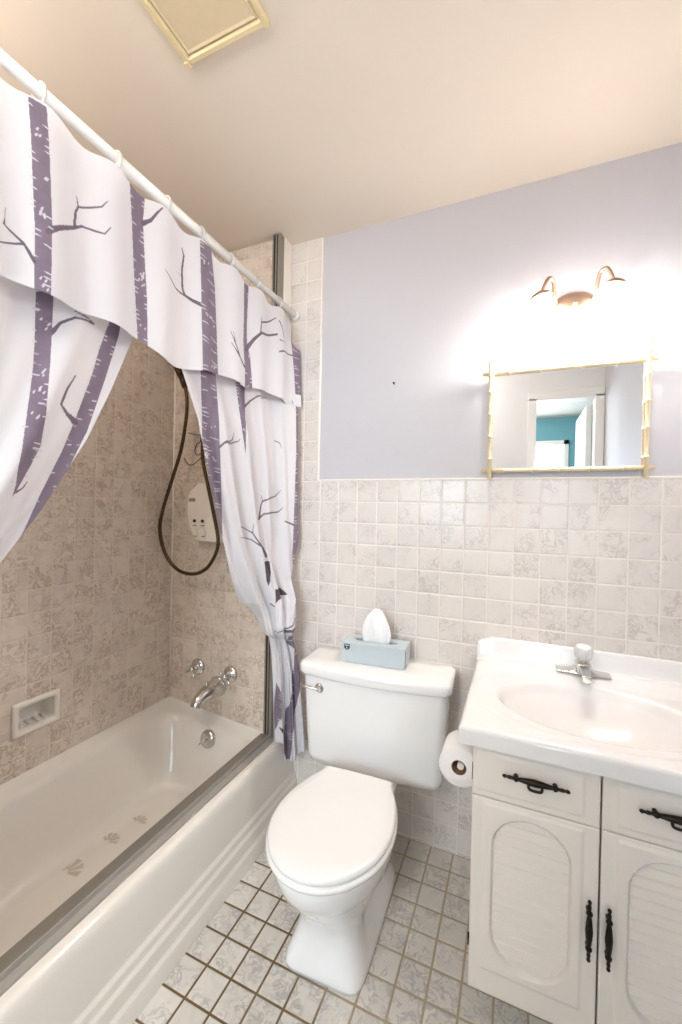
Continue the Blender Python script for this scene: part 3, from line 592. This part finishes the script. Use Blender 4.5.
# ------------------------------------------------------------------ tissue box on the tank
TZ = .7205
tb = thing('tissue_box', 'grey-blue cardboard tissue box on the toilet tank lid', 'tissue box', (.30, -.092, TZ), math.radians(4))
BM_ = ROOT[tb.name]
def Bp(x, y, z): return BM_ @ Vector((x, y, z))
hx, hy, hz = .122, .055, .074
bx = MB()
vs = [Bp(x, y, z) for z in (0, hz) for x, y in ((-hx, -hy), (hx, -hy), (hx, hy), (-hx, hy))]
bx.add(vs, [(0, 1, 2, 3), (0, 4, 5, 1), (1, 5, 6, 2), (2, 6, 7, 3), (3, 7, 4, 0)], False)
el = [Bp(.085 * math.cos(a), .004 + .024 * math.sin(a), hz) for a in [2 * PI * k / 32 for k in range(32)]]
el2 = [Bp(.085 * math.cos(a), .004 + .024 * math.sin(a), hz - .03) for a in [2 * PI * k / 32 for k in range(32)]]
sq = []
for k in range(32):
    a = 2 * PI * k / 32; ca, sa = math.cos(a), math.sin(a); m_ = max(abs(ca) , abs(sa)); sq.append(Bp(hx * ca / m_, hy * sa / m_, hz))
bx.loft([sq, el, el2], False, True, False)
bx.build('carton', 'cardboard', tb)
MB().box(hx + .0005, hx + .0015, -hy + .002, -hy + .006, .004, hz - .004, BM_).build('flap_gap', 'dark', tb)
bd = MB()
sh = [(-.112, .069), (-.090, .069), (-.090, .054), (-.0945, .049), (-.101, .046), (-.1075, .049), (-.112, .054)]
bd.loft([[Bp(x, -hy - .0004, z) for x, z in sh], [Bp(x, -hy - .0012, z) for x, z in sh]], smooth=False)
bd = bd.build('badge', 'badge', tb)
MB().box(-.109, -.093, -hy - .0018, -hy - .001, .0625, .0655, BM_).box(-.103, -.099, -hy - .0018, -hy - .001, .051, .058, BM_).build('badge_mark', 'badge_white', bd)
tz = MB(); NT_ = 64; lps = []
for zz, rx, ry, cr in ((-.004, .050, .012, .10), (.012, .052, .014, .14), (.03, .053, .018, .18), (.055, .050, .020, .20), (.08, .043, .019, .22), (.10, .032, .016, .24), (.114, .020, .011, .28), (.123, .009, .006, .3)):
    l = []
    for k in range(NT_):
        a = 2 * PI * k / NT_; f_ = 1 + cr * (.5 * math.cos(5 * a + zz * 22) + .4 * math.cos(9 * a - zz * 35 + 1) + .25 * math.cos(13 * a + 2)) * .8
        l.append(Bp(-.002 + .10 * (zz - .06) * .15 + rx * f_ * math.cos(a), .004 + ry * f_ * math.sin(a) * 1.3, hz + zz + (.004 * math.cos(7 * a) if zz > .05 else 0)))
    lps.append(l)
tz.loft(lps, False, True).build('tissue', 'tissue', tb)

# ------------------------------------------------------------------ vanity
FY = -.515
vn = thing('vanity_cabinet', 'white painted vanity cabinet with oval louvred doors and dark pulls', 'cabinet', (1.0, -.25, 0))
cb = MB()
CX0, CX1 = .712, 1.340
cb.box(CX0, CX0 + .016, -.498, -.004, .085, .719).box(CX0, CX0 + .016, -.422, -.004, .0, .085)
cb.box(CX1 - .016, CX1, -.498, -.004, .0, .719).box(CX0 + .016, CX1 - .016, -.018, -.006, .0, .719).box(CX0 + .016, CX1 - .016, -.496, -.018, .085, .10)
cb.box(CX0 - .012, CX0 + .03, -.498, -.480, .085, .719).box(1.255, CX1, -.512, -.480, .0, .719).box(CX0 + .03, 1.255, -.497, -.480, .69, .719).box(CX0 + .03, 1.255, -.4968, -.480, .575, .600).box(.966, .998, -.472, -.460, .10, .69)
cb.build('carcass', 'cabinet', vn, bevel=.002)
MB().box(CX0 + .016, CX1 - .016, -.422, -.407, .0, .085).build('toe_kick', 'cabinet', vn)
def front(name, x0, x1, z0, z1, dep, step, parent, y1=-.499):
    """a slab whose front face is shaped by dep(x, z), outward positive"""
    nx, nz = int((x1 - x0) / step), int((z1 - z0) / step)
    mb = MB()
    mb.grid(lambda i, j: (x0 + (x1 - x0) * i / nx, FY - dep(x0 + (x1 - x0) * i / nx, z0 + (z1 - z0) * j / nz), z0 + (z1 - z0) * j / nz), nx, nz)
    W = nx + 1; per = [i for i in range(W)] + [j * W + nx for j in range(1, nz + 1)] + [nz * W + i for i in range(nx - 1, -1, -1)] + [j * W for j in range(nz - 1, 0, -1)]
    b = len(mb.v); mb.v += [(mb.v[i][0], y1, mb.v[i][2]) for i in per]; n = len(per)
    for k in range(n): mb.f.append((per[k], per[(k + 1) % n], b + (k + 1) % n, b + k)); mb.sm.append(False)
    mb.f.append(tuple(b + k for k in range(n))); mb.sm.append(False)
    return mb.build(name, 'cabinet', parent)
def sdf_rr(x, z, cx, cz, hx_, hz_, r):
    qx, qz = abs(x - cx) - hx_ + r, abs(z - cz) - hz_ + r
    return math.hypot(max(qx, 0), max(qz, 0)) + min(max(qx, qz), 0) - r
def edge_round(x, z, x0, x1, z0, z1):
    e = min(x - x0, x1 - x, z - z0, z1 - z); return -.0015 * (1 - smooth(0, .003, e))
def spindle(axis, c, L, r, posts):
    A = Vector(axis); mb = MB()
    prof = [(-.5, .15), (-.485, .5), (-.46, .62), (-.44, .4), (-.425, .42), (-.39, .62), (-.36, .5), (-.33, .52), (-.30, .95), (-.275, 1.0), (-.255, .62), (-.22, .72), (-.12, .95), (0, 1.15), (.12, .95), (.22, .72), (.255, .62), (.275, 1.0), (.30, .95), (.33, .52), (.36, .5), (.39, .62), (.425, .42), (.44, .4), (.46, .62), (.485, .5), (.5, .15)]
    mb.lathe([(r * q, L * h) for h, q in prof], c, A, 14)
    for s_ in posts: mb.tube([Vector(c) + A * (L * s_), Vector(c) + A * (L * s_) + Vector((0, .018, 0))], [.0045, .006], 10)
    return mb
def door(x0, x1, px0, px1, hxp, hz, hinge):
    z0, z1 = .095, .5865; cx, cz, hx_, hz_ = (px0 + px1) / 2, .367, (px1 - px0) / 2 - .024, .189
    def dep(x, z):
        d = edge_round(x, z, x0, x1, z0, z1)
        s = sdf_rr(x, z, (px0 + px1) / 2, .366, (px1 - px0) / 2, .212, .004)
        d += .0035 * (1 - smooth(-.007, 0, s))
        o = sdf_rr(x, z, cx, cz, hx_, hz_, .083)
        return d - .013 * (1 - smooth(-.004, .0, o))
    d = front('door', x0, x1, z0, z1, dep, .0029, vn)
    # louvres inside the oval
    P_ = .0247; nx = 60
    zs = sorted({round(min(max(.01 + P_ * (k + f_), cz - hz_), cz + hz_), 6) for k in range(4, 26) for f_ in (0, .05, .10, .15, .20, .30, .4, .55, .7, .85, .999)}); nz = len(zs) - 1
    def lv_(i, j):
        x = cx + hx_ * (2 * i / nx - 1); z = zs[j]
        o = sdf_rr(x, z, cx, cz, hx_, hz_, .083)
        if o > -.0005:
            k = .0; 
        ph = ((z - .01) / P_) % 1.0
        q = -.0035 - .0030 * ph - .0034 * max(0, 1 - abs(ph - .10) / .10)
        return (x, FY - min(q, -.0005) if o < -.0045 else FY + .0105, z)
    g = MB().grid(lv_, nx, nz); keep = []
    for fc in g.f:
        mx_ = sum(g.v[i][0] for i in fc) / 4; mz = sum(g.v[i][2] for i in fc) / 4
        if sdf_rr(mx_, mz, cx, cz, hx_, hz_, .083) < -.001: keep.append(fc)
    g.f = keep; g.sm = [False] * len(keep)
    lo = g.build('louvre_panel', 'cabinet', d)
    so = lo.modifiers.new('thickness', 'SOLIDIFY'); so.thickness = .0015; so.offset = -1
    spindle((0, 0, 1), (hxp, FY - .015, hz), .141, .0070, (-.29, .29)).build('pull', 'iron', d)
    for hzz in (.217,):
        MB().lathe([(.0022, -.015), (.0022, .015)], (hinge, FY - .001, hzz), (0, 0, 1), 10).build('hinge', 'iron', d)
door(.7015, .9805, .727, .951, .962, .360, .7005)
door(.9842, 1.2615, 1.012, 1.236, 1.0005, .356, 1.2625)
def drawer(x0, x1, px0, px1, cx):
    z0, z1 = .5880, .7165
    def dep(x, z):
        return edge_round(x, z, x0, x1, z0, z1) + .0035 * (1 - smooth(-.007, 0, sdf_rr(x, z, (px0 + px1) / 2, .653, (px1 - px0) / 2, .050, .004)))
    d = front('drawer', x0, x1, z0, z1, dep, .003, vn)
    mb = spindle((1, 0, 0), (cx, FY - .017, .664), .146, .0074, (-.29, .29))
    mb.build('pull', 'iron', d)
    MB().tube(spline([(cx - .014, FY - .017, .660), (cx - .0145, FY - .020, .652), (cx - .009, FY - .021, .648), (cx + .009, FY - .021, .648), (cx + .0145, FY - .020, .652), (cx + .014, FY - .017, .660)], 4), .0032, 8).build('pull_bail', 'iron', d)
    if x0 < .8: MB().box(x0 - .0012, x0 + .0, FY - .0005, FY + .008, .625, .665).build('hinge_plate', 'iron', d)
drawer(.7015, .9805, .711, .951, .845)
drawer(.9842, 1.2615, 1.012, 1.252, 1.122)

ct = thing('marble_countertop', 'white cultured-marble countertop with integral oval basin and backsplash', 'countertop', (1.0, -.27, .72))
TX0, TX1, TY0, TY1, ZT, ZB = .667, 1.3435, -.535, -.001, .765, .7205
BCX, BCY, BA, BB = 1.0, -.290, .262, .180
def top_z(x, y):
    r = math.hypot((x - BCX) / BA, (y - BCY) / BB)
    z = ZT + .022 * smooth(-.125, -.055, y) * smooth(TX0 - .02, TX0 + .06, x)
    if r < 1: z -= .121 * (1 - r ** 2.3) * smooth(0, .13, 1 - r)
    r2 = math.hypot((x - BCX) / (BA + .062), (y - BCY) / (BB + .042))
    z += .0030 * math.exp(-((r2 - 1) / .055) ** 2) * smooth(-.16, -.30, -abs(y) if y > -.1 else y)
    if y > -.034: z += .085 * smooth(-.034, -.014, y) - .022 * smooth(-.034, -.014, y)
    return z
xs = [(TX0, ZT - ZB), (TX0, .010), (TX0 + .001, .006), (TX0 + .003, .003), (TX0 + .006, .0008), (TX0 + .010, 0)] + [(TX0 + .010 + (TX1 - TX0 - .010) * k / 130, 0) for k in range(1, 131)]
ys = [(TY0, ZT - ZB), (TY0, .012), (TY0 + .001, .007), (TY0 + .0035, .0032), (TY0 + .007, .0008), (TY0 + .012, 0)] + [(TY0 + .012 + (-.040 - TY0 - .012) * k / 96, 0) for k in range(1, 97)] + [(-.040 + .034 * k / 16, 0) for k in range(1, 17)] + [(-.003, .001), (-.001, .004), (-.001, .12)]
def top_pt(i, j):
    x, a = xs[i]; y, b = ys[j]
    if b > .1 or a > .04 or (b > .04): return (x, y, ZB)
    return (x, y, top_z(x, y) - max(a if y < -.036 else min(a, .003), b))
MB().grid(top_pt, len(xs) - 1, len(ys) - 1).build('top_with_basin', 'marble', ct)
MB().lathe([(.020, 0), (.021, .0025), (.016, .004), (.0001, .0035)], (BCX, BCY, top_z(BCX, BCY) - .0005), (0, 0, 1), 20).build('basin_drain', 'chrome', ct)

# basin faucet
FX, FYY, FZ = .998, -.062, ZT + .0215
fa = thing('basin_faucet', 'chrome basin faucet with clear acrylic knob on the white countertop', 'faucet', (FX, FYY, FZ))
ba = MB(); lps = []
for k in range(25):
    t = -1 + 2 * k / 24; x = FX + .078 * t; h = .006 + .022 * math.exp(-(t / .34) ** 2); hwid = .022 + .006 * math.exp(-(t / .4) ** 2)
    lps.append([(x, FYY - hwid, FZ), (x, FYY - hwid, FZ + .004), (x, FYY - hwid * .8, FZ + h), (x, FYY + hwid * .8, FZ + h), (x, FYY + hwid, FZ + .004), (x, FYY + hwid, FZ)])
ba.loft(lps, smooth=False).build('base_plate', 'chrome', fa, bevel=.002)
MB().box(FX - .021, FX + .021, FYY - .034, FYY + .020, FZ + .002, FZ + .038).build('body', 'chrome', fa, bevel=.005)
so = MB(); so.loft([[(FX + sx_ * w, y, z + sz_ * h) for sx_, sz_ in ((-1, -1), (1, -1), (1, 1), (-1, 1))] for y, z, w, h in ((FYY - .02, FZ + .024, .016, .011), (FYY - .06, FZ + .022, .0145, .009), (FYY - .098, FZ + .016, .013, .008), (FYY - .104, FZ + .012, .0125, .009))], smooth=False)
so.build('spout', 'chrome', fa, bevel=.003)
MB().lathe([(.010, 0), (.010, .006)], (FX, FYY - .094, FZ + .001), (0, 0, 1), 14).build('aerator', 'chrome', fa)
MB().lathe([(.013, .036), (.013, .046), (.010, .050), (.010, .060)], (FX, FYY, FZ), (0, -.10, 1), 18).build('stem', 'gold', fa)
kb = MB(); ax_ = Vector((0, -.18, 1)).normalized(); uu = Vector((1, 0, 0)); ww = ax_.cross(uu); bs = Vector((FX, FYY, FZ)); lps = []
for h, r in ((.046, .012), (.052, .020), (.060, .0245), (.072, .0265), (.082, .0265), (.088, .0235), (.091, .0215)):
    lps.append([bs + ax_ * h + (uu * math.cos(a) + ww * math.sin(a)) * (r * (1 + .05 * math.cos(12 * a))) for a in [2 * PI * k / 72 for k in range(72)]])
kb = kb.loft(lps).build('knob', 'acrylic', fa)
MB().lathe([(.0205, 0), (.0205, .001), (.018, .0022), (.0001, .0028)], bs + ax_ * .0912, ax_, 28).build('knob_cap', 'seat', kb)

# toilet paper on the cabinet flank
HX, HZ, HY0, HY1, HR = .655, .578, -.405, -.300, .0565
th = thing('toilet_paper_holder', 'chrome toilet paper holder on the side of the vanity cabinet', 'toilet paper holder', (.70, -.35, HZ))
MB().tube([(HX + .003, HY0 + .012, HZ - .003), (HX + .003, HY1 + .004, HZ - .003)], .0095, 16).build('spindle', 'white_plastic', th)
for y in (HY1 + .008,):
    MB().tube(spline([(HX + .003, y, HZ - .003), (HX + .03, y, HZ - .003), (CX0 + .0, y, HZ - .003)], 4), [.011] * 2 + [.007] * 7, 12).build('bracket', 'chrome', th)
tp = thing('toilet_paper_roll', 'white toilet paper roll hanging beside the vanity cabinet', 'toilet paper', (HX, (HY0 + HY1) / 2, HZ))
mb = MB(); cir = lambda r, y: [(HX + r * math.cos(a), y, HZ + r * math.sin(a)) for a in [2 * PI * k / 56 for k in range(56)]]
mb.loft([cir(.0205, HY0), cir(HR - .003, HY0), cir(HR, HY0 + .003), cir(HR, HY1 - .003), cir(HR - .003, HY1), cir(.0205, HY1)], False, False).build('roll', 'paper', tp)
MB().loft([cir(.0206, HY0 - .0003), cir(.0192, HY0 - .0003), cir(.0192, HY1), cir(.0206, HY1), cir(.0206, HY0 - .0003)], False, False).build('core', 'core', tp)

# ------------------------------------------------------------------ mirror with bamboo frame
mr = thing('mirror', 'rectangular wall mirror in a pale gold bamboo frame above the basin', 'mirror', (.93, .004, 1.457))
MB().box(.698, 1.160, -.010, .005, 1.460, 1.803).build('backing', 'cabinet', mr)
MB().box(.700, 1.158, -.0125, -.0102, 1.462, 1.801).build('glass', 'mirror', mr)
def bamboo(a, b, nodes, r=.0078):
    a, b = Vector(a), Vector(b); L = (b - a).length; pr = [(r * .5, 0), (r * .95, .002)]
    for t in nodes:
        h = L * t; pr += [(r * .92, h - .006), (r * 1.28, h - .0022), (r * 1.28, h + .0008), (r * .84, h + .003), (r * .9, h + .012)]
    pr += [(r * .95, L - .002), (r * .5, L)]
    return MB().lathe(pr, a, b - a, 16)
bamboo((.664, -.017, 1.8085), (1.192, -.017, 1.8035), (.17, .36, .60, .80)).build('top_rail', 'gold', mr)
bamboo((.664, -.017, 1.4560), (1.190, -.017, 1.4575), (.15, .33, .49, .66, .84)).build('bottom_rail', 'gold', mr)
bamboo((.694, -.028, 1.426), (.691, -.028, 1.850), (.17, .36, .55, .74, .88)).build('side_rail', 'gold', mr)
bamboo((1.163, -.028, 1.424), (1.166, -.028, 1.872), (.15, .36, .55, .74, .90)).build('side_rail', 'gold', mr)

# ------------------------------------------------------------------ vanity wall lamp
LX, LZ = .953, 2.008
wlp = thing('wall_lamp', 'two-arm nickel wall lamp with lit opal shades above the mirror', 'wall lamp', (LX, .006, LZ))
dm = []
for s_, y in ((1.0, .006), (1.0, -.002), (.94, -.010), (.80, -.020), (.60, -.028), (.35, -.033), (.12, -.035)):
    dm.append([(LX + .076 * s_ * math.cos(a), y, LZ + .056 * s_ * math.sin(a)) for a in [2 * PI * k / 40 for k in range(40)]])
MB().loft(dm).lathe([(.006, 0), (.008, .006), (.003, .014)], (LX, -.034, LZ), (0, -1, 0), 12).build('backplate', 'brass', wlp)
for s_ in (-1, 1):
    base = Vector((LX + s_ * .055, -.012, LZ + .012)); ex, ey, ez = LX + s_ * .104, -.080, LZ + .020
    pth = spline([base, base + Vector((s_ * .006, -.022, .015)), base + Vector((s_ * .008, -.030, .042)), base + Vector((s_ * .014, -.044, .070)), base + Vector((s_ * .030, -.062, .068)), (ex, ey, ez + .014)], 6)
    ar = MB()
    # flat strap: an oval section wider than thick
    ar.tube(pth, [.0075 - .002 * i / len(pth) for i in range(len(pth))], 12).build('arm', 'brass', wlp)
    sk = MB().lathe([(.004, .022), (.014, .018), (.028, .010), (.036, 0), (.034, -.002), (.016, .004)], (ex, ey, ez), (s_ * .18, -.1, 1), 24).build('shade_cap', 'brass', wlp)
    pr = [(.018, -.002), (.027, -.012), (.033, -.030), (.038, -.052), (.047, -.074), (.050, -.080), (.0475, -.080), (.036, -.053), (.031, -.031), (.025, -.013)]
    MB().lathe([(r, h) for r, h in pr], (ex, ey, ez), (s_ * .18, -.1, 1), 32, False).build('shade', 'opal', wlp)
    MB().lathe([(.004, -.006), (.010, -.014), (.016, -.030), (.019, -.044), (.016, -.056), (.007, -.062)], (ex, ey, ez), (s_ * .18, -.1, 1), 18).build('bulb', 'bulb', wlp)
    ld = bpy.data.lights.new('vanity_bulb_light', 'POINT'); ld.energy = LAMP_W; ld.color = (1, .975, .94); ld.shadow_soft_size = .03
    lo = bpy.data.objects.new('vanity_bulb_light', ld); COL.objects.link(lo); lo.location = (ex - s_ * .016, ey + .008, ez - .10)

# ------------------------------------------------------------------ ceiling vent, nail
vt = thing('ceiling_vent', 'yellowed cream square vent cover on the ceiling', 'ceiling vent', (.087, -.89, ZC))
a, b, c, d_ = -.040, .214, -1.02, -.766
def vr(x0, x1, y0, y1, z): return [(x0, y0, z), (x1, y0, z), (x1, y1, z), (x0, y1, z)]
MB().loft([vr(a, b, c, d_, ZC), vr(a, b, c, d_, ZC - .010), vr(a + .004, b - .004, c + .004, d_ - .004, ZC - .014), vr(a + .014, b - .014, c + .014, d_ - .014, ZC - .014), vr(a + .018, b - .018, c + .018, d_ - .018, ZC - .007)], False, False, False).build('frame', 'vent', vt)
MB().loft([vr(a + .012, b - .012, c + .012, d_ - .012, ZC - .004), vr(a + .020, b - .020, c + .020, d_ - .020, ZC - .0075), vr(a + .024, b - .024, c + .024, d_ - .024, ZC - .0105), vr(a + .029, b - .029, c + .029, d_ - .029, ZC - .0075)], False, True, False).build('panel', 'vent_panel', vt)
MB().box(a - .002, a + .012, d_ - .014, d_ + .003, ZC - .017, ZC).build('corner_clip', 'vent', vt, bevel=.002)
MB().box(b - .012, b + .002, d_ - .10, d_ + .002, ZC - .017, ZC).build('side_clip', 'vent', vt, bevel=.002)
nl = thing('nail', 'small bare nail in the lavender wall left of the mirror', 'nail', (.322, .006, 1.815))
MB().lathe([(.0016, 0), (.0016, .012), (.004, .0125), (.004, .0145), (.002, .0155)], (.322, .007, 1.815), (0, -1, .15), 12).build('shank', 'iron', nl)

# fill lamp added on the bathroom ceiling, out of view above the camera
bl = thing('fill_lamp', 'small round added fill lamp on the bathroom ceiling, above the camera', 'fill lamp', (.30, -1.48, ZC))
MB().lathe([(.13, 0), (.13, .012), (.12, .02)], (.30, -1.48, ZC), (0, 0, -1), 32).build('fill_base', 'trim', bl)
MB().lathe([(.115, .018), (.11, .045), (.08, .068), (.0001, .078)], (.30, -1.48, ZC), (0, 0, -1), 32).build('fill_bowl', 'fill_glow', bl)
ld = bpy.data.lights.new('bath_fill_light', 'POINT'); ld.energy = BATH_FILL_W; ld.color = (1, .97, .93); ld.shadow_soft_size = .12
lo = bpy.data.objects.new('bath_fill_light', ld); COL.objects.link(lo); lo.location = (.30, -1.48, ZC - .22)
sl = thing('shower_fill_lamp', 'small round added fill lamp over the near end of the bathtub', 'fill lamp', (-.45, -1.42, ZC))  # added out of view to brighten the shower
MB().lathe([(.09, 0), (.09, .010), (.08, .016)], (-.45, -1.42, ZC), (0, 0, -1), 32).build('fill_base', 'trim', sl)
MB().lathe([(.078, .014), (.074, .034), (.05, .05), (.0001, .056)], (-.45, -1.42, ZC), (0, 0, -1), 32).build('fill_bowl', 'fill_glow', sl)
ld = bpy.data.lights.new('shower_fill_light', 'POINT'); ld.energy = SHOWER_FILL_W; ld.color = (1, .975, .94); ld.shadow_soft_size = .08
lo = bpy.data.objects.new('shower_fill_light', ld); COL.objects.link(lo); lo.location = (-.45, -1.42, ZC - .17)
# unseen lamp added to the next room for more fill
hl = thing('fill_lamp', 'large round added fill lamp in the next room with the window', 'fill lamp', (.2, -2.9, ZC))
MB().lathe([(.16, 0), (.16, .012), (.15, .02)], (.2, -2.9, ZC), (0, 0, -1), 32).build('fill_base', 'trim', hl)
MB().lathe([(.145, .018), (.14, .05), (.10, .08), (.0001, .092)], (.2, -2.9, ZC), (0, 0, -1), 32).build('fill_bowl', 'fill_glow', hl)
ld = bpy.data.lights.new('hall_fill_light', 'POINT'); ld.energy = HALL_FILL_W; ld.color = (1, .97, .93); ld.shadow_soft_size = .12
lo = bpy.data.objects.new('hall_fill_light', ld); COL.objects.link(lo); lo.location = (.2, -2.9, ZC - .25)
